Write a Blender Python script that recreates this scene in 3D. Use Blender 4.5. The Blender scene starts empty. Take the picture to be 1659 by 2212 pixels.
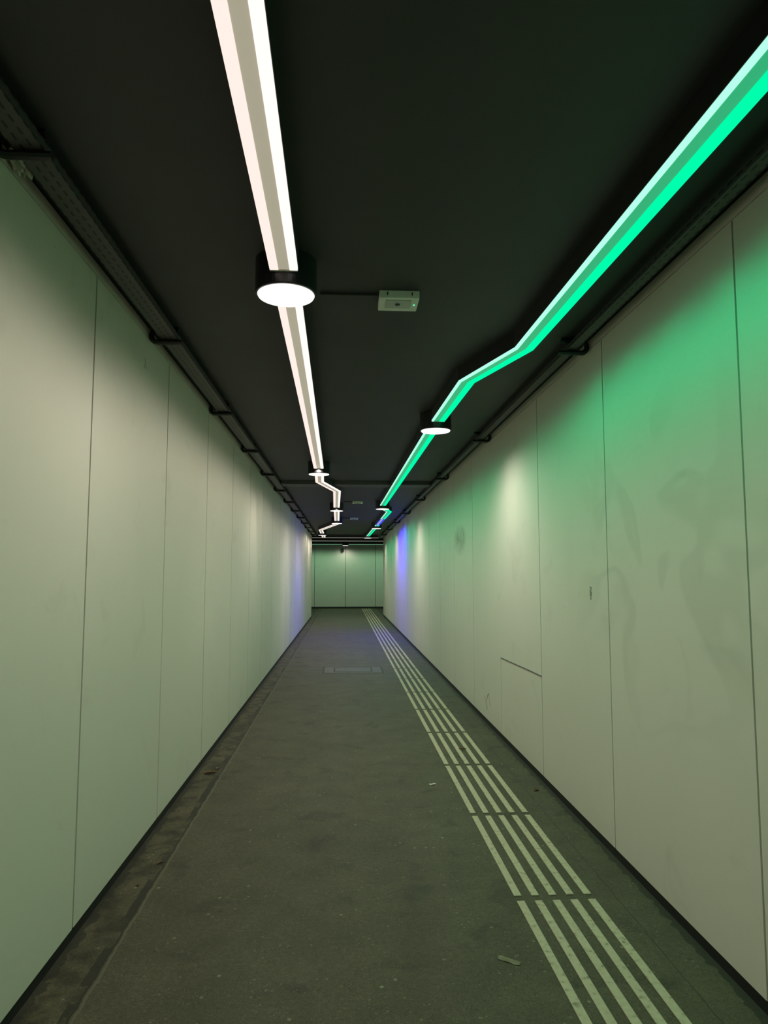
import bpy, bmesh, math, random
from mathutils import Vector, Matrix
random.seed(7)
scene = bpy.context.scene
COL = scene.collection
scene.view_settings.view_transform = 'Standard'
scene.view_settings.look = 'None'

CAM_H = 1.45
XL, XR = -1.065, 1.398
CEIL = 2.79
YB = -2.5
YL, YR = 23.5, 24.4
YF = 29.7
PT = 2.725     # top of the panels

# ------------------------------------------------------------------ materials
def new_mat(name):
    m = bpy.data.materials.new(name); m.use_nodes = True
    nt = m.node_tree
    return m, nt, nt.nodes, nt.links, nt.nodes['Principled BSDF']

def simple(name, col, rough=0.5, metal=0.0, noise=0.12, scale=20, bump=0.0, em=None):
    m, nt, N, L, P = new_mat(name)
    tc = N.new('ShaderNodeTexCoord')
    nz = N.new('ShaderNodeTexNoise'); nz.inputs['Scale'].default_value = scale; nz.inputs['Detail'].default_value = 5
    L.new(tc.outputs['Object'], nz.inputs['Vector'])
    r = N.new('ShaderNodeValToRGB')
    c0 = [c*(1-noise) for c in col]+[1]; c1 = [min(1, c*(1+noise)) for c in col]+[1]
    r.color_ramp.elements[0].color = c0; r.color_ramp.elements[1].color = c1
    r.color_ramp.elements[0].position = .3; r.color_ramp.elements[1].position = .7
    L.new(nz.outputs['Fac'], r.inputs['Fac']); L.new(r.outputs['Color'], P.inputs['Base Color'])
    P.inputs['Roughness'].default_value = rough; P.inputs['Metallic'].default_value = metal
    if em:
        P.inputs['Emission Color'].default_value = (*em, 1); P.inputs['Emission Strength'].default_value = 1
    if bump:
        b = N.new('ShaderNodeBump'); b.inputs['Strength'].default_value = bump; b.inputs['Distance'].default_value = .01
        L.new(nz.outputs['Fac'], b.inputs['Height']); L.new(b.outputs['Normal'], P.inputs['Normal'])
    return m

def emit(name, col, strength=1.0):
    m = bpy.data.materials.new(name); m.use_nodes = True
    nt = m.node_tree; N = nt.nodes; L = nt.links
    for n in list(N): N.remove(n)
    o = N.new('ShaderNodeOutputMaterial'); e = N.new('ShaderNodeEmission')
    e.inputs['Color'].default_value = (*col, 1); e.inputs['Strength'].default_value = strength
    L.new(e.outputs[0], o.inputs['Surface'])
    return m

def panel_mat(ghost=False):
    m, nt, N, L, P = new_mat('cream_panel')
    tc = N.new('ShaderNodeTexCoord')
    def noise(s, d, dist=0):
        n = N.new('ShaderNodeTexNoise'); n.inputs['Scale'].default_value = s; n.inputs['Detail'].default_value = d; n.inputs['Distortion'].default_value = dist
        L.new(tc.outputs['Object'], n.inputs['Vector']); return n.outputs['Fac']
    def ramp(src, stops):
        r = N.new('ShaderNodeValToRGB'); e = r.color_ramp.elements
        while len(e) < len(stops): e.new(.5)
        for el, (p, c) in zip(e, stops):
            el.position = p; el.color = (*c, 1)
        L.new(src, r.inputs['Fac']); return r.outputs['Color']
    def mul(a, b, f=1.0, fs=None):
        x = N.new('ShaderNodeMix'); x.data_type = 'RGBA'; x.blend_type = 'MULTIPLY'; x.inputs[0].default_value = f
        if fs is not None: L.new(fs, x.inputs[0])
        L.new(a, x.inputs[6]); L.new(b, x.inputs[7]); return x.outputs[2]
    c = ramp(noise(.9, 4), [(.3, (.575, .56, .485)), (.7, (.605, .585, .51))])
    c = mul(c, ramp(noise(3.2, 7, 1.0), [(.26, (.93, .93, .92)), (.40, (1, 1, 1))]))
    c = mul(c, ramp(noise(26, 6), [(.22, (.7, .68, .6)), (.27, (1, 1, 1))]), .7)
    if ghost:
        # ghosted, scrubbed-off graffiti smears
        def patch(cy, cz, ry, rz):
            mp = N.new('ShaderNodeMapping'); mp.vector_type = 'POINT'
            mp.inputs['Location'].default_value = (0, -cy/ry, -cz/rz); mp.inputs['Scale'].default_value = (0, 1/ry, 1/rz)
            L.new(tc.outputs['Object'], mp.inputs['Vector'])
            g = N.new('ShaderNodeTexGradient'); g.gradient_type = 'SPHERICAL'; L.new(mp.outputs[0], g.inputs[0])
            return ramp(g.outputs['Fac'], [(0, (0, 0, 0)), (.5, (1, 1, 1))])
        sm = ramp(noise(1.7, 1, .9), [(.42, (1, 1, 1)), (.46, (.90, .915, .90)), (.52, (.90, .915, .90)), (.57, (1, 1, 1))])
        c = mul(c, sm, fs=patch(3.1, 1.5, 1.25, .9))
        sm2 = ramp(noise(9, 4, 1), [(.35, (.5, .53, .48)), (.6, (.85, .85, .83))])
        c = mul(c, sm2, fs=patch(8.3, 1.86, .48, .2))
    L.new(c, P.inputs['Base Color'])
    P.inputs['Roughness'].default_value = .55
    P.inputs['Specular IOR Level'].default_value = .3
    return m

def floor_mat():
    m, nt, N, L, P = new_mat('worn_asphalt')
    tc = N.new('ShaderNodeTexCoord')
    def noise(s, d=6, dist=0):
        n = N.new('ShaderNodeTexNoise'); n.inputs['Scale'].default_value = s; n.inputs['Detail'].default_value = d; n.inputs['Distortion'].default_value = dist
        L.new(tc.outputs['Object'], n.inputs['Vector']); return n
    def ramp(src, p0, c0, p1, c1):
        r = N.new('ShaderNodeValToRGB'); e = r.color_ramp.elements
        e[0].position = p0; e[1].position = p1; e[0].color = (*c0, 1); e[1].color = (*c1, 1)
        L.new(src, r.inputs['Fac']); return r.outputs['Color']
    def mult(a, b, f=1.0, mode='MULTIPLY', facsrc=None):
        x = N.new('ShaderNodeMix'); x.data_type = 'RGBA'; x.blend_type = mode; x.inputs[0].default_value = f
        if facsrc is not None: L.new(facsrc, x.inputs[0])
        L.new(a, x.inputs[6])
        if isinstance(b, tuple): x.inputs[7].default_value = (*b, 1)
        else: L.new(b, x.inputs[7])
        return x.outputs[2]
    big = noise(1.4, 6, .2); mid = noise(5, 8, .2); fine = noise(130, 4); gr = noise(45, 5)
    c = ramp(big.outputs['Fac'], .3, (.062, .053, .033), .7, (.076, .065, .041))
    c = mult(c, ramp(mid.outputs['Fac'], .3, (.84, .84, .84), .7, (1.1, 1.1, 1.1)))
    c = mult(c, ramp(gr.outputs['Fac'], .3, (.82, .82, .82), .7, (1.15, 1.15, 1.15)))
    c = mult(c, ramp(fine.outputs['Fac'], .3, (.72, .72, .72), .7, (1.28, 1.28, 1.28)))
    st = noise(4.5, 10, .4)
    c = mult(c, ramp(st.outputs['Fac'], .34, (.74, .74, .74), .42, (1, 1, 1)))
    for s, r0, n0, cc in ((6, .035, .46, (.21, .20, .135)), (13, .07, .50, (.19, .18, .12)), (30, .11, .52, (.15, .14, .09)), (70, .15, .50, (.13, .12, .08))):
        v = N.new('ShaderNodeTexVoronoi'); v.inputs['Scale'].default_value = s; L.new(tc.outputs['Object'], v.inputs['Vector'])
        fl = ramp(v.outputs['Distance'], r0, (1, 1, 1), r0*1.7, (0, 0, 0))
        vm = noise(1.7+s*.1, 3); gate = ramp(vm.outputs['Fac'], n0, (0, 0, 0), n0+.08, (.8, .8, .8))
        c = mult(c, cc, mode='MIX', facsrc=mult(fl, gate))
    v = N.new('ShaderNodeTexVoronoi'); v.inputs['Scale'].default_value = 11; L.new(tc.outputs['Object'], v.inputs['Vector'])
    c = mult(c, (.028, .025, .02), mode='MIX', facsrc=ramp(v.outputs['Distance'], .05, (.55, .55, .55), .12, (0, 0, 0)))
    sep = N.new('ShaderNodeSeparateXYZ'); L.new(tc.outputs['Object'], sep.inputs[0])
    wob = N.new('ShaderNodeMath'); wob.operation = 'MULTIPLY_ADD'
    L.new(noise(9, 6).outputs['Fac'], wob.inputs[0]); wob.inputs[1].default_value = .03; L.new(sep.outputs['X'], wob.inputs[2])
    def seam(xc, w):
        a = N.new('ShaderNodeMath'); a.operation = 'SUBTRACT'; L.new(wob.outputs[0], a.inputs[0]); a.inputs[1].default_value = xc+.015
        b = N.new('ShaderNodeMath'); b.operation = 'ABSOLUTE'; L.new(a.outputs[0], b.inputs[0])
        d = N.new('ShaderNodeMath'); d.operation = 'LESS_THAN'; L.new(b.outputs[0], d.inputs[0]); d.inputs[1].default_value = w
        return d.outputs[0]
    lt = N.new('ShaderNodeMath'); lt.operation = 'LESS_THAN'; L.new(wob.outputs[0], lt.inputs[0]); lt.inputs[1].default_value = -.87
    dirt = ramp(noise(8, 10, .3).outputs['Fac'], .40, (.5, .48, .43), .56, (1.12, 1.08, 1.0))
    dm = N.new('ShaderNodeMix'); dm.data_type = 'RGBA'; dm.blend_type = 'MULTIPLY'
    L.new(lt.outputs[0], dm.inputs[0]); L.new(c, dm.inputs[6]); L.new(dirt, dm.inputs[7]); c = dm.outputs[2]
    # wobbly dirt lines hugging both plinths and the gutter joint
    w2 = N.new('ShaderNodeMath'); w2.operation = 'MULTIPLY_ADD'
    L.new(noise(14, 8).outputs['Fac'], w2.inputs[0]); w2.inputs[1].default_value = .10; L.new(sep.outputs['X'], w2.inputs[2])
    for op, lim in (('LESS_THAN', XL+.075), ('GREATER_THAN', XR+.022)):
        d = N.new('ShaderNodeMath'); d.operation = op; L.new(w2.outputs[0], d.inputs[0]); d.inputs[1].default_value = lim
        h = N.new('ShaderNodeMath'); h.operation = 'MULTIPLY'; L.new(d.outputs[0], h.inputs[0]); h.inputs[1].default_value = .75
        c = mult(c, (.02, .018, .013), mode='MIX', facsrc=h.outputs[0])
    gate2 = ramp(noise(4, 5).outputs['Fac'], .46, (0, 0, 0), .54, (.85, .85, .85))
    c = mult(c, (.018, .015, .010), mode='MIX', facsrc=mult(seam(-.905, .016), gate2))
    c = mult(c, (.02, .018, .012), mode='MIX', facsrc=seam(-.888, .004))
    c = mult(c, (.04, .035, .025), mode='MIX', facsrc=seam(1.235, .003))
    c = mult(c, (.10, .087, .058), mode='MIX', facsrc=seam(-.873, .005))
    L.new(c, P.inputs['Base Color'])
    P.inputs['Roughness'].default_value = .75
    P.inputs['Specular IOR Level'].default_value = .3
    b = N.new('ShaderNodeBump'); b.inputs['Strength'].default_value = .35; b.inputs['Distance'].default_value = .004
    L.new(fine.outputs['Fac'], b.inputs['Height']); L.new(b.outputs['Normal'], P.inputs['Normal'])
    return m

def tact_mat():
    m, nt, N, L, P = new_mat('worn_cream_paint')
    tc = N.new('ShaderNodeTexCoord')
    oi = N.new('ShaderNodeObjectInfo')
    ad = N.new('ShaderNodeVectorMath'); ad.operation = 'ADD'
    L.new(tc.outputs['Object'], ad.inputs[0]); L.new(oi.outputs['Location'], ad.inputs[1])
    n = N.new('ShaderNodeTexNoise'); n.inputs['Scale'].default_value = 40; n.inputs['Detail'].default_value = 8; L.new(ad.outputs[0], n.inputs['Vector'])
    r = N.new('ShaderNodeValToRGB'); e = r.color_ramp.elements
    e[0].position = .29; e[0].color = (.18, .155, .105, 1); e[1].position = .40; e[1].color = (.375, .32, .225, 1)
    x = e.new(.7); x.color = (.43, .37, .265, 1)
    L.new(n.outputs['Fac'], r.inputs['Fac']); L.new(r.outputs['Color'], P.inputs['Base Color'])
    P.inputs['Roughness'].default_value = .75
    return m

def tray_mat():
    m, nt, N, L, P = new_mat('slotted_dark_metal')
    tc = N.new('ShaderNodeTexCoord'); sep = N.new('ShaderNodeSeparateXYZ'); L.new(tc.outputs['Object'], sep.inputs[0])
    ad = N.new('ShaderNodeMath'); ad.operation = 'ADD'; L.new(sep.outputs['X'], ad.inputs[0]); L.new(sep.outputs['Z'], ad.inputs[1])
    cb = N.new('ShaderNodeCombineXYZ'); L.new(sep.outputs['Y'], cb.inputs[0]); L.new(ad.outputs[0], cb.inputs[1])
    br = N.new('ShaderNodeTexBrick'); L.new(cb.outputs[0], br.inputs['Vector'])
    br.inputs['Scale'].default_value = 1
    br.inputs['Brick Width'].default_value = .055; br.inputs['Row Height'].default_value = .030
    br.inputs['Mortar Size'].default_value = .0115; br.inputs['Mortar Smooth'].default_value = .1
    br.inputs['Color1'].default_value = (.003, .003, .003, 1); br.inputs['Color2'].default_value = (.006, .006, .006, 1)
    br.inputs['Mortar'].default_value = (.068, .060, .060, 1)
    L.new(br.outputs['Color'], P.inputs['Base Color'])
    P.inputs['Roughness'].default_value = .45; P.inputs['Metallic'].default_value = .1
    return m

M_panel = panel_mat(); M_panel_r = panel_mat(True); M_floor = floor_mat(); M_tray = tray_mat()
M_ceil = simple('black_ceiling', (.026, .027, .027), .6, noise=.12, scale=2.5, bump=.05)
M_back = simple('black_backing', (.004, .004, .004), .8)
M_kick = simple('black_plinth', (.006, .006, .006), .6)
M_black = simple('black_painted_metal', (.010, .010, .011), .4)
M_beam = simple('dark_grey_beam', (.07, .072, .07), .6)
M_bar = simple('pale_bar_painted_glow', (.3, .28, .24), .5, noise=.02, em=(.34, .305, .235))  # centre bar is no lamp; emission stands in for light from adjacent LEDs
M_barg = simple('green_bar_painted_glow', (.05, .22, .11), .5, noise=.02, em=(.025, .38, .17))  # green LED light on the bar, put into its colour and emission
M_cap = simple('pale_aluminium', (.5, .48, .42), .4)
M_rail = simple('black_rail', (.012, .012, .012), .5)
M_w = emit('warm_white_diffuser', (1.0, .84, .765), 1.05)
M_w2 = emit('warm_white_diffuser_bright', (1.0, .90, .85), 1.15)
M_disc = emit('downlight_diffuser', (1.0, .93, .88), 1.4)
M_gl = emit('green_diffuser_core', (.42, 1.0, .75), 1.15)
M_gr = emit('green_diffuser', (.0, 1.0, .42), 1.0)
M_bl = emit('blue_diffuser', (.05, .08, 1.0), 1.1)
M_dimw = emit('dim_white_diffuser', (.62, .60, .5), .6)
M_dimg = emit('dim_green_diffuser', (.30, .8, .5), .6)
M_tact = tact_mat()
M_white = simple('white_plastic', (.66, .70, .64), .4, noise=.03)
M_lens = simple('frosted_lens', (.42, .45, .41), .25, noise=.05)
M_gled = emit('green_indicator', (.05, 1, .3), 2.0)
M_hole = simple('dark_plastic', (.02, .02, .02), .4)
M_leaf = simple('dry_leaf', (.13, .07, .028), .8, noise=.4, scale=60)
M_paper = simple('paper', (.55, .55, .48), .8)
M_tape = simple('dirty_tape', (.15, .13, .085), .8, noise=.3, scale=40)
M_wrap = simple('yellowed_paper', (.42, .38, .22), .8, noise=.3, scale=40)
M_hatch = simple('hatch_iron', (.060, .051, .034), .7, noise=.35, scale=30, bump=.3)
M_gap = simple('hatch_gap', (.034, .030, .020), .9, noise=.4, scale=15)
M_ink = simple('dark_ink', (.05, .06, .05), .8)
M_graph = simple('grey_scribble', (.17, .18, .15), .8)

# ------------------------------------------------------------------ mesh helpers
def bm_box(bm, x0, x1, y0, y1, z0, z1, mi=0):
    vs = [bm.verts.new(p) for p in ((x0,y0,z0),(x1,y0,z0),(x1,y1,z0),(x0,y1,z0),(x0,y0,z1),(x1,y0,z1),(x1,y1,z1),(x0,y1,z1))]
    for f in ((3,2,1,0),(4,5,6,7),(0,1,5,4),(1,2,6,5),(2,3,7,6),(3,0,4,7)):
        fc = bm.faces.new([vs[i] for i in f]); fc.material_index = mi
    return vs

def finish(bm, name, mats, parent=None, label=None, cat=None, kind=None, group=None, bevel=0):
    bmesh.ops.recalc_face_normals(bm, faces=bm.faces[:])
    me = bpy.data.meshes.new(name); bm.to_mesh(me); bm.free()
    for mt in (mats if isinstance(mats, (list, tuple)) else [mats]): me.materials.append(mt)
    ob = bpy.data.objects.new(name, me); COL.objects.link(ob)
    if parent is not None:
        ob.parent = parent
        ob.matrix_parent_inverse = Matrix.Translation(-Vector(parent.location))
    if label: ob['label'] = label
    if cat: ob['category'] = cat
    if kind: ob['kind'] = kind
    if group: ob['group'] = group
    if bevel:
        md = ob.modifiers.new('bevel', 'BEVEL'); md.width = bevel; md.segments = 2; md.limit_method = 'ANGLE'
    return ob

def tube(bm, pts, r, n=8):
    pts = [Vector(p) for p in pts]
    rings = []
    for i, p in enumerate(pts):
        if i == 0: t = pts[1]-p
        elif i == len(pts)-1: t = p-pts[i-1]
        else: t = (pts[i+1]-p).normalized()+(p-pts[i-1]).normalized()
        t.normalize()
        ref = Vector((0,1,0)) if abs(t.y) < .9 else Vector((0,0,1))
        u = t.cross(ref).normalized(); v = t.cross(u).normalized()
        rings.append([bm.verts.new(p+u*math.cos(2*math.pi*k/n)*r+v*math.sin(2*math.pi*k/n)*r) for k in range(n)])
    for a, b in zip(rings, rings[1:]):
        for k in range(n):
            bm.faces.new((a[k], a[(k+1) % n], b[(k+1) % n], b[k]))
    bm.faces.new(rings[0]); bm.faces.new(rings[-1][::-1])

def cyl(bm, x, y, z0, z1, r0, r1, n=48, mi=0):
    lo = [bm.verts.new((x+r0*math.cos(2*math.pi*k/n), y+r0*math.sin(2*math.pi*k/n), z0)) for k in range(n)]
    hi = [bm.verts.new((x+r1*math.cos(2*math.pi*k/n), y+r1*math.sin(2*math.pi*k/n), z1)) for k in range(n)]
    for k in range(n):
        f = bm.faces.new((lo[k], lo[(k+1) % n], hi[(k+1) % n], hi[k])); f.material_index = mi
    f = bm.faces.new(lo[::-1]); f.material_index = mi
    f = bm.faces.new(hi); f.material_index = mi

def prism_path(bm, pts, u0, u1, z0, z1, chamfer=0):
    """prism following a 2-D polyline with mitred joints; offsets u0..u1 to the right of travel"""
    P = [Vector(p) for p in pts]
    rings = []
    for i, p in enumerate(P):
        dirs = []
        if i > 0: dirs.append((p-P[i-1]).normalized())
        if i < len(P)-1: dirs.append((P[i+1]-p).normalized())
        ns = [Vector((d.y, -d.x)) for d in dirs]
        n = sum(ns, Vector((0, 0))).normalized()
        n = n/max(.3, n.dot(ns[0]))
        c = chamfer
        prof = [(u0+c, z0), (u1-c, z0), (u1, z0+c), (u1, z1), (u0, z1), (u0, z0+c)] if c else [(u0, z0), (u1, z0), (u1, z1), (u0, z1)]
        rings.append([bm.verts.new((p.x+n.x*u, p.y+n.y*u, z)) for u, z in prof])
    k = len(rings[0])
    for a, b in zip(rings, rings[1:]):
        for j in range(k): bm.faces.new((a[j], a[(j+1) % k], b[(j+1) % k], b[j]))
    bm.faces.new(rings[0]); bm.faces.new(rings[-1][::-1])

# ------------------------------------------------------------------ room shell
bm = bmesh.new(); bm_box(bm, -7, 7, YB-.1, YF+.1, -.1, 0)
finish(bm, 'floor', M_floor, kind='structure', label='dark worn asphalt floor of the underpass')
bm = bmesh.new(); bm_box(bm, -7, 7, YB-.1, YF+.1, CEIL, CEIL+.1)
finish(bm, 'ceiling', M_ceil, kind='structure', label='matt black flat ceiling')

def side_wall(name, xin, sgn, y_end, seams, label, mat, partial=None, g=.0055):
    bm = bmesh.new()
    xb0 = xin+sgn*.022; xb1 = xin+sgn*.20
    bm_box(bm, min(xb0, xb1), max(xb0, xb1), YB, y_end, 0, CEIL, 0)
    xs = sorted((xin, xb0))
    ys = [YB]+[s for s in seams if YB < s < y_end-.05]+[y_end]
    for a, b in zip(ys, ys[1:]):
        bm_box(bm, xs[0], xs[1], a+g, b-(g if b < y_end else 0), .05, PT, 1)
    if partial:   # joint that is only open below a cut line
        bm_box(bm, xs[0], xs[1], partial[0]-g, partial[0]+g, partial[1], PT, 1)
    bm_box(bm, xs[0], xs[1], YB, y_end, PT+.005, CEIL-.008, 1)
    return finish(bm, name, [M_back, mat], kind='structure', label=label)

seamsL = [2.955+1.25*k for k in range(-5, 20)]
seamsR = [2.335+1.283*k for k in range(-5, 20)]
side_wall('wall_left', XL, -1, YL, seamsL, 'tall cream wall panels with thin dark joints', M_panel, g=.007)
side_wall('wall_right', XR, 1, YR, seamsR, 'tall cream wall panels lit green along the top', M_panel_r, partial=(2.335+1.283*3, .712))

def xwall(name, x0, x1, yf, sgn, zt, seams, label):
    bm = bmesh.new()
    yb = sorted((yf+sgn*.022, yf+sgn*.2)); ys = sorted((yf, yf+sgn*.022))
    bm_box(bm, x0, x1, yb[0], yb[1], 0, CEIL, 0)
    xs = [x0]+seams+[x1]
    for a, b in zip(xs, xs[1:]): bm_box(bm, a+.008, b-.008, ys[0], ys[1], .06, zt, 1)
    return finish(bm, name, [M_back, M_panel], kind='structure', label=label)
xwall('wall_back', -7, 7, YF, 1, PT, [-5.0, -3.7, -2.5, -1.22, .08, 1.36, 2.6, 3.9, 5.2], 'cream panelled wall across the end of the passage')
xwall('wall_left_return', -7, XL-.2, YL, -1, PT, [-5.9, -4.6, -3.4, -2.1], 'panelled wall round the corner')
xwall('wall_right_return', XR+.2, 7, YR, -1, PT, [2.9, 4.2, 5.5], 'panelled wall round the corner')
bm = bmesh.new(); bm_box(bm, XL-.2, XR+.2, YB-.12, YB, 0, CEIL); finish(bm, 'wall_front', M_panel, kind='structure', label='cream wall closing the passage')
for s, nm in ((-7.1, 'wall_side_end'), (7.0, 'wall_far_side_end')):
    bm = bmesh.new(); bm_box(bm, s, s+.1, YL-.2, YF+.2, 0, CEIL); finish(bm, nm, M_panel, kind='structure', label='cream end wall of the crossing passage')
for nm, x0, x1, ye in (('baseboard_left', XL-.022, XL-.006, YL), ('baseboard_right', XR+.006, XR+.022, YR)):
    bm = bmesh.new(); bm_box(bm, x0, x1, YB, ye, 0, .049); finish(bm, nm, M_kick, kind='structure', label='black recessed plinth')
bm = bmesh.new(); bm_box(bm, -7, 7, YF-.01, YF+.02, 0, .07); finish(bm, 'baseboard_back', M_kick, kind='structure', label='black plinth')
bm = bmesh.new(); bm_box(bm, -.90, 1.255, 10.0, 10.32, 2.742, CEIL); finish(bm, 'trim_1', M_beam, kind='structure', label='dark grey shallow beam across the ceiling')

# ------------------------------------------------------------------ cable trays and brackets
def tray(name, x0, x1, z0, ye, h, lab):
    bm = bmesh.new()
    t = .003
    bm_box(bm, x0, x1, YB+.02, ye, z0, z0+t)
    bm_box(bm, x0, x0+t, YB+.02, ye, z0+t, z0+h)
    bm_box(bm, x1-t, x1, YB+.02, ye, z0+t, z0+h)
    bm_box(bm, x0+t, x0+.014, YB+.02, ye, z0+h-t, z0+h)
    bm_box(bm, x1-.014, x1-t, YB+.02, ye, z0+h-t, z0+h)
    return finish(bm, name, M_tray, label=lab, cat='cable tray')
ZT = 2.722
tray('cable_tray', -.997, -.908, ZT, YL, .034, 'slotted dark metal cable tray running beside the beige wall')
tray('cable_tray', 1.268, 1.318, ZT, YR, .030, 'slotted dark metal cable tray beside the green-lit wall')

def bracket(side, y, master=[None, None]):
    i = 0 if side < 0 else 1
    if master[i] is None:
        bm = bmesh.new()
        R = .0145
        if side < 0: xw, xe = XL+R+.0005, -.885
        else: xw, xe = XR-R-.0005, 1.215
        zb, zt, r = ZT-R, CEIL-R, .032
        s = 1 if side < 0 else -1
        pts = [(xe, 0, zb), (xw+s*r, 0, zb)]
        for k in range(1, 5):
            a = math.pi/2*k/4
            pts.append((xw+s*r-s*r*math.sin(a), 0, zb+r-r*math.cos(a)))
        for k in range(1, 5):
            a = math.pi/2*k/4
            pts.append((xw+s*r-s*r*math.cos(a), 0, zt-r+r*math.sin(a)))
        pts.append((xe+s*(-.02), 0, zt))
        tube(bm, pts, R, 8)
        side_name = 'beige' if side < 0 else 'green-lit'
        ob = finish(bm, 'tray_bracket', M_black, cat='bracket', group='tray brackets on the '+side_name+' wall',
                    label='black bent-bar bracket carrying the tray on the '+side_name+' wall')
        master[i] = ob
    else:
        ob = master[i].copy(); COL.objects.link(ob)
    ob.location = (0, y, 0)
for k in range(13): bracket(-1, 2.05+1.7*k)
for k in range(9): bracket(1, 1.15+2.65*k)

# ------------------------------------------------------------------ lights
ZS = 2.69
K = .821
def sc(l): return [(a*K, b*K) for a, b in l]
def along(path, s):
    out = []; acc = 0
    P = [Vector(p) for p in path]; nxt = s/2
    for a, b in zip(P, P[1:]):
        l = (b-a).length
        while nxt <= acc+l:
            out.append(a.lerp(b, (nxt-acc)/l)); nxt += s
        acc += l
    return out

def shrink(path, a=.0, b=.0):
    P = [Vector(p) for p in path]
    if a: P[0] = P[0]+(P[1]-P[0]).normalized()*a
    if b: P[-1] = P[-1]+(P[-2]-P[-1]).normalized()*b
    return P

def strip(path, matL, matR, bar, lab, grp, W=.0575, z=ZS, wl=.036, wr=.034, caps=(1, 1)):
    bm = bmesh.new()
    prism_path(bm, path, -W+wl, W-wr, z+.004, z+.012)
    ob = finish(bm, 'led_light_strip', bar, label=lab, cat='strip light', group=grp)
    bm = bmesh.new(); prism_path(bm, path, -W-.002, W+.002, z+.012, CEIL)
    finish(bm, 'mounting_rail', M_rail, parent=ob, label='black mounting rail')
    bm = bmesh.new(); prism_path(bm, path, -W, -W+wl, z, z+.012, .002); finish(bm, 'diffuser', matL, parent=ob)
    bm = bmesh.new(); prism_path(bm, path, W-wr, W, z, z+.012, .002); finish(bm, 'diffuser', matR, parent=ob)
    for c, e, q in ((caps[0], path[0], path[1]), (caps[1], path[-1], path[-2])):
        if not c: continue
        d = (Vector(e)-Vector(q)).normalized()
        bm = bmesh.new(); prism_path(bm, [Vector(e), Vector(e)+d*.010], -W, W, z-.001, z+.04)
        finish(bm, 'end_cap', M_cap, parent=ob)
    return ob

def spot(x, y, z, w, col, ang=168, blend=.6, tilt=0):
    l = bpy.data.lights.new('strip_lamp', 'SPOT'); l.energy = w; l.color = col; l.spot_size = math.radians(ang); l.spot_blend = blend; l.shadow_soft_size = 0
    o = bpy.data.objects.new('strip_lamp', l); COL.objects.link(o); o.location = (x, y, z); o.rotation_euler = (0, math.radians(tilt), 0); return o

WARM = (1.0, .90, .76); GREEN = (.0, 1.0, .41); BLUE = (.06, .05, 1.0)
D = .14
wd = sc([(-.307, 3.54), (-.365, 10.1), (-.166, 16.0), (-.195, 20.0), (-.80, 26.2)])
wpaths = [shrink([(-.255*K, -1.5), wd[0]], 0, D), shrink([wd[0], wd[1]], D, D),
          shrink([wd[1]]+sc([(-.40, 11.45), (-.126, 12.75)])+[wd[2]], D, D), shrink([wd[2], wd[3]], D, D),
          shrink([wd[3]]+sc([(-.215, 21.2), (-.794, 24.1)])+[wd[4]], D, D), shrink([wd[4], (-.82*K, 23.75)], D, 0)]
WP = 15.5
for p in wpaths:
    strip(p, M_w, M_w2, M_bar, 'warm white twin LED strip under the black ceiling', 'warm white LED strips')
    s = .6 if p[0][1] < 7 else 1.0
    for q in along(p, s): spot(q.x, q.y, ZS-.01, WP*s, WARM)
gd = sc([(.93, 6.93), (.868, 15.5), (1.05, 22.2), (.98, 28.1)])
gl = 'green twin LED strip glowing beside the wall'
def glow(p, w, col, s, wt=None):
    """alternate wide lamps with lamps tilted to wash the nearer wall"""
    if wt is None: wt = w
    for i, q in enumerate(along(p, s)):
        if i % 2 == 0: spot(q.x, q.y, ZS-.01, w*s*2, col, 168, .9, 0)
        else: spot(q.x, q.y, ZS-.01, wt*s*2, col, 112, 1.0, -20)
GK = dict(wl=.018, wr=.046, W=.054)
GP = 8.8
for i, p in ((0, shrink([(1.328*K, -1.5)]+sc([(1.213, 4.52), (.968, 5.347)])+[gd[0]], 0, D)), (1, shrink([gd[0], gd[1]], D, D)), (3, shrink([gd[2], gd[3]], D, D))):
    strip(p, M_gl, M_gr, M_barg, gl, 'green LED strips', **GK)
    glow(p, GP, GREEN, .22 if i == 0 else (.4 if i == 1 else .8))
j0 = Vector(gd[1]); j1 = Vector((.873*K, 15.9*K)); j2 = Vector((1.11*K, 16.9*K)); j3 = Vector(gd[2])
b0 = j2.lerp(j3, .42); b1 = j2.lerp(j3, .88)
pA = shrink([j0, j1, j2, b0], D, 0); pB = [b0, b1]; pC = shrink([b1, j3], 0, D)
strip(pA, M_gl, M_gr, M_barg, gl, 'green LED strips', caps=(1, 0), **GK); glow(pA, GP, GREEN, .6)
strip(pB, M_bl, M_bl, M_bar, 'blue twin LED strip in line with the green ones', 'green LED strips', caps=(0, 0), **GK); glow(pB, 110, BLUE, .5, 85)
strip(pC, M_gl, M_gr, M_barg, gl, 'green LED strips', caps=(0, 1), **GK)

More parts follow.
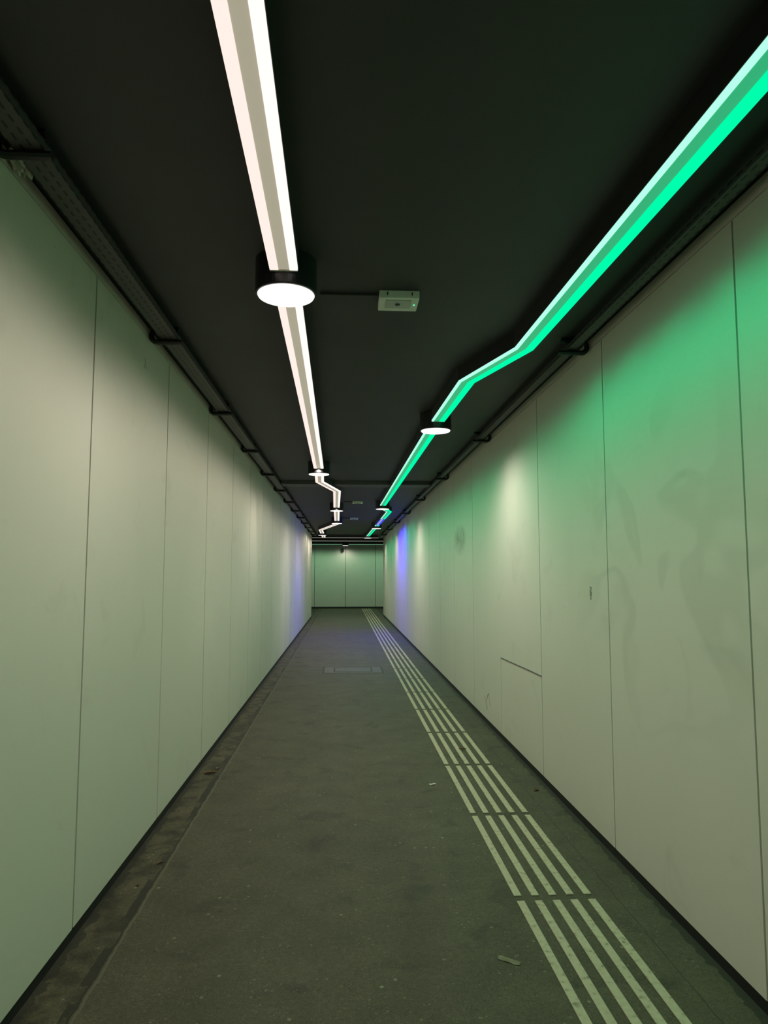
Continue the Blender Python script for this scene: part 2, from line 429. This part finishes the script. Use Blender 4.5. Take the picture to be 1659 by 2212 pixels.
def downlight(x, y, w=14, master=[None]):
    zb = 2.642
    if master[0] is None:
        bm = bmesh.new(); cyl(bm, 0, 0, .007, CEIL-zb, .131, .131)
        cyl(bm, 0, 0, 0, .0069, .1295, .131)
        body = finish(bm, 'round_downlight', M_black, label='round black downlight with glowing white face', cat='ceiling lamp', group='round downlights')
        bm = bmesh.new(); cyl(bm, 0, 0, -.006, -.0001, .119, .122)
        face = finish(bm, 'diffuser', M_disc, label='glowing white disc')
        face.parent = body
        body.location = (x, y, zb); master[0] = (body, face)
    else:
        b, f = master[0]
        body = b.copy(); face = f.copy(); COL.objects.link(body); COL.objects.link(face); face.parent = body
        body.location = (x, y, zb)
    spot(x, y, zb-.02, w, (1, .90, .80), 158, .9)
    return body
for x, y in wd: downlight(x, y, 28)
for i, (x, y) in enumerate(gd): downlight(x, y, 54 if i < 2 else 36)
# crossing passage lights
CL = 'crossing LED strips'
strip([Vector((-6, 24.05)), Vector((1.2, 24.05))], M_dimw, M_dimw, M_rail, 'thin dim LED strip across the end of the passage', CL, W=.014, wl=.013, wr=.013)
strip([Vector((-6, 26.3)), Vector((6, 26.3))], M_dimw, M_dimw, M_rail, 'thin dim LED strip across the end of the passage', CL, W=.018, wl=.016, wr=.016)
for a, b in ((-6, -.06), (.22, 6)):
    strip([Vector((a, 29.3)), Vector((b, 29.3))], M_dimg, M_dimg, M_rail, 'thin green-white LED strip along the end wall', CL, W=.03, wl=.025, wr=.025)
downlight(.08, 29.3, 14)
for k in range(-5, 6):
    spot(k*1.1, 28.3, 2.66, 21, (.48, 1.0, .60), 172, .3)
    if k % 2: spot(k*1.1, 26.3, 2.66, 12, WARM, 165)

# ------------------------------------------------------------------ emergency lights
def emergency(x, y, master=[None]):
    if master[0] is None:
        bm = bmesh.new(); bm_box(bm, -.095, .095, -.083, .083, -.038, 0)
        body = finish(bm, 'emergency_light', M_white, label='small white square emergency light on the black ceiling', cat='emergency light', group='emergency lights', bevel=.0035)
        parts = []
        bm = bmesh.new(); bm_box(bm, -.064, .058, -.060, .038, -.042, -.0382); parts.append(finish(bm, 'lens', M_lens, bevel=.0015, label='frosted rectangular lens'))
        bm = bmesh.new(); cyl(bm, -.005, -.015, -.047, -.0421, .010, .013, 20); parts.append(finish(bm, 'lamp_bulb', M_hole))
        bm = bmesh.new(); cyl(bm, .076, -.004, -.0415, -.0381, .0035, .0035, 12); parts.append(finish(bm, 'indicator_light', M_gled, label='tiny green indicator light'))
        for cx in (-.06, .057):
            bm = bmesh.new(); bm_box(bm, cx, cx+.006, -.0865, -.0832, -.024, -.010); parts.append(finish(bm, 'clip', M_hole))
        for p in parts: p.parent = body
        master[0] = (body, parts)
    else:
        b, ps = master[0]; body = b.copy(); COL.objects.link(body)
        for p in ps:
            c = p.copy(); COL.objects.link(c); c.parent = body
    body.location = (x, y, CEIL)
emergency(.259, 3.26); emergency(.255, 12.8); emergency(.246, 16.6)
for (xa, xb, y) in ((-.118, .163, 3.22), (0, .158, 12.8), (-.03, .15, 16.6)):
    bm = bmesh.new(); tube(bm, [(xa, y, CEIL-.007), (xb, y, CEIL-.007)], .006, 8)
    finish(bm, 'conduit', M_black, label='thin black conduit between lamp and emergency light', cat='conduit', group='ceiling conduits')

bm = bmesh.new(); cyl(bm, -.04, YF-.075, 2.44, 2.52, .055, .07, 24)
bmesh.ops.create_uvsphere(bm, u_segments=20, v_segments=12, radius=.055, matrix=Matrix.Translation((-.04, YF-.075, 2.44)))
sc_o = finish(bm, 'security_camera', M_hole, label='small black dome camera on the end wall', cat='security camera')
bm = bmesh.new(); bm_box(bm, -.07, -.01, YF-.10, YF, 2.52, 2.56); finish(bm, 'mount', M_black, parent=sc_o)

# ------------------------------------------------------------------ tactile bars
base = None
for r in range(26):
    for k in range(5):
        x = .793+.0803*k
        if base is None:
            bm = bmesh.new(); bm_box(bm, -.0175, .0175, 0, 1.04, 0, .005)
            base = finish(bm, 'tactile_paving_bar', M_tact, label='worn cream raised guide bar on asphalt floor', cat='tactile paving', group='tactile guide bars', bevel=.002)
            o = base
        else:
            o = base.copy(); COL.objects.link(o)
        o.location = (x, 3.235-2*1.09+1.09*r, 0)

# ------------------------------------------------------------------ floor hatch
bm = bmesh.new()
for (a, b, c, d) in ((-.30, .60, 10.38, 10.40), (-.30, .60, 11.08, 11.10), (-.30, -.28, 10.40, 11.08), (.58, .60, 10.40, 11.08)):
    bm_box(bm, a, b, c, d, 0, .002)
h = finish(bm, 'floor_hatch', M_gap, label='worn rectangular iron access hatch in the floor', cat='floor hatch')
bm = bmesh.new(); bm_box(bm, -.28, .58, 10.40, 11.08, 0, .0015)
finish(bm, 'frame', M_hatch, parent=h)
bm = bmesh.new()
for (a, b, c, d) in ((-.14, .44, 10.50, 10.52), (-.14, .44, 10.96, 10.98), (-.14, -.12, 10.52, 10.96), (.42, .44, 10.52, 10.96)):
    bm_box(bm, a, b, c, d, .0015, .003)
finish(bm, 'cover_gap', M_gap, parent=h)

# ------------------------------------------------------------------ litter
def leaf(x, y, s, ang, mat, name, lab, cat, z=0.001):
    bm = bmesh.new()
    n = 9
    top = []; bot = []; mid = []
    for i in range(n+1):
        t = i/n; w = math.sin(math.pi*t)**.7*s*.45*(1+.25*math.sin(9*t*math.pi)) if 0 < i < n else .0005
        X = -s+2*s*t; Zc = .25*s*math.sin(t*math.pi)
        top.append(bm.verts.new((X, w, Zc+.2*s))); mid.append(bm.verts.new((X, 0, Zc*.3))); bot.append(bm.verts.new((X, -w, Zc+.1*s)))
    for i in range(n):
        bm.faces.new((mid[i], mid[i+1], top[i+1], top[i])); bm.faces.new((bot[i], bot[i+1], mid[i+1], mid[i]))
    tube(bm, [(s*.9, 0, .001), (s*1.4, s*.1, .1*s)], .001, 5)
    o = finish(bm, name, mat, label=lab, cat=cat); o.location = (x, y, z); o.rotation_euler = (0, 0, ang)
leaf(-.965, 5.28, .042, .4, M_leaf, 'dry_leaf', 'curled brown dry leaf lying by the wall', 'leaf')
leaf(-.93, 5.40, .025, 1.4, M_leaf, 'dry_leaf', 'curled brown dry leaf lying by the wall', 'leaf')
leaf(-.915, 3.7, .020, 1.0, M_leaf, 'dry_leaf', 'curled brown dry leaf lying by the wall', 'leaf')
leaf(-.95, 3.45, .015, 2.0, M_leaf, 'dry_leaf', 'curled brown dry leaf lying by the wall', 'leaf')
leaf(.99, 5.85, .03, .2, M_leaf, 'dry_leaf', 'brown dry leaf lying across the tactile bars', 'leaf', z=.006)
leaf(1.3, 4.75, .03, .9, M_leaf, 'dry_leaf', 'curled brown dry leaf by the wall plinth', 'leaf')
def scrap(x, y, z, sx, sy, ang, mat, lab, name='paper_scrap', cat='litter', amp=.006):
    bm = bmesh.new(); n = 6
    g = [[bm.verts.new(((i/n-.5)*sx+random.uniform(-.1, .1)*sx*.5, (j/n-.5)*sy, random.uniform(0, amp))) for j in range(n+1)] for i in range(n+1)]
    for i in range(n):
        for j in range(n): bm.faces.new((g[i][j], g[i+1][j], g[i+1][j+1], g[i][j+1]))
    o = finish(bm, name, mat, label=lab, cat=cat); o.location = (x, y, z); o.rotation_euler = (0, 0, ang)
scrap(.624, 4.92, .001, .045, .025, .3, M_paper, 'small white paper scrap on the asphalt')
scrap(.63, 2.72, .001, .085, .03, 2.5, M_tape, 'flattened brownish tape scrap on the asphalt', name='tape_scrap', amp=.003)
scrap(-1.03, 5.55, ZT-.001, .05, .14, .0, M_wrap, 'crumpled yellowed wrapper stuck by a tray bracket', name='paper_wrapper', amp=.04)
scrap(-1.03, 2.15, ZT-.001, .05, .12, .0, M_paper, 'crumpled pale wrapper stuck by a tray bracket', name='paper_wrapper', amp=.04)

# ------------------------------------------------------------------ wall marks
def marks(name, strokes, x, r, mat, lab, cat='wall marking'):
    bm = bmesh.new()
    for s in strokes: tube(bm, [(x, a, b) for a, b in s], r, 5)
    return finish(bm, name, mat, label=lab, cat=cat)
marks('panel_crack', [[(4.905, .732), (5.3, .727), (5.8, .717), (6.18, .709)]], XR-.001, .0035, M_ink, 'dark cut line running between two panel joints', 'crack')
dc, dz = 3.88, 1.345
circ = lambda cy, cz, r, n=10: [(cy+r*math.cos(2*math.pi*k/n), cz+r*1.1*math.sin(2*math.pi*k/n)) for k in range(n+1)]
marks('wall_doodle', [circ(dc, dz+.018, .011), circ(dc, dz-.006, .009), [(dc-.02, dz+.004), (dc-.006, dz-.004), (dc-.018, dz-.012)],
      [(dc+.02, dz+.006), (dc+.006, dz-.004), (dc+.018, dz-.014)], [(dc-.005, dz-.015), (dc-.007, dz-.04)], [(dc+.005, dz-.015), (dc+.007, dz-.042)],
      [(dc-.012, dz+.033), (dc-.004, dz+.026)], [(dc+.012, dz+.034), (dc+.004, dz+.026)]], XR-.0005, .0012, M_ink, 'tiny ink doodle scribbled on the wall panel')
marks('wall_scratch', [[(6.75, .30), (6.83, .22), (6.8, .14), (6.92, .25)], [(6.66, .2), (6.72, .31), (6.78, .27)]], XR-.0002, .0025, M_graph, 'faint scuffed scratches low on the wall panel')
marks('wall_scratch', [[(3.69, 2.60), (3.70, 2.57), (3.68, 2.54)], [(3.72, 2.56), (3.715, 2.545)]], XL+.0003, .0014, M_graph, 'thin grey scratch high on the wall panel')

# ------------------------------------------------------------------ world and camera
w = bpy.data.worlds.new('World'); scene.world = w; w.use_nodes = True
w.node_tree.nodes['Background'].inputs[0].default_value = (.5, .6, .55, 1)
w.node_tree.nodes['Background'].inputs[1].default_value = .01
cd = bpy.data.cameras.new('Camera'); cam = bpy.data.objects.new('Camera', cd); COL.objects.link(cam)
cd.sensor_fit = 'VERTICAL'; cd.sensor_height = 24; cd.lens = 1500/2212*24
cd.clip_start = .05; cd.clip_end = 200
cam.location = (0, 0, CAM_H)
cam.rotation_euler = (math.radians(90+5.10), 0, math.radians(-3.33))
scene.camera = cam
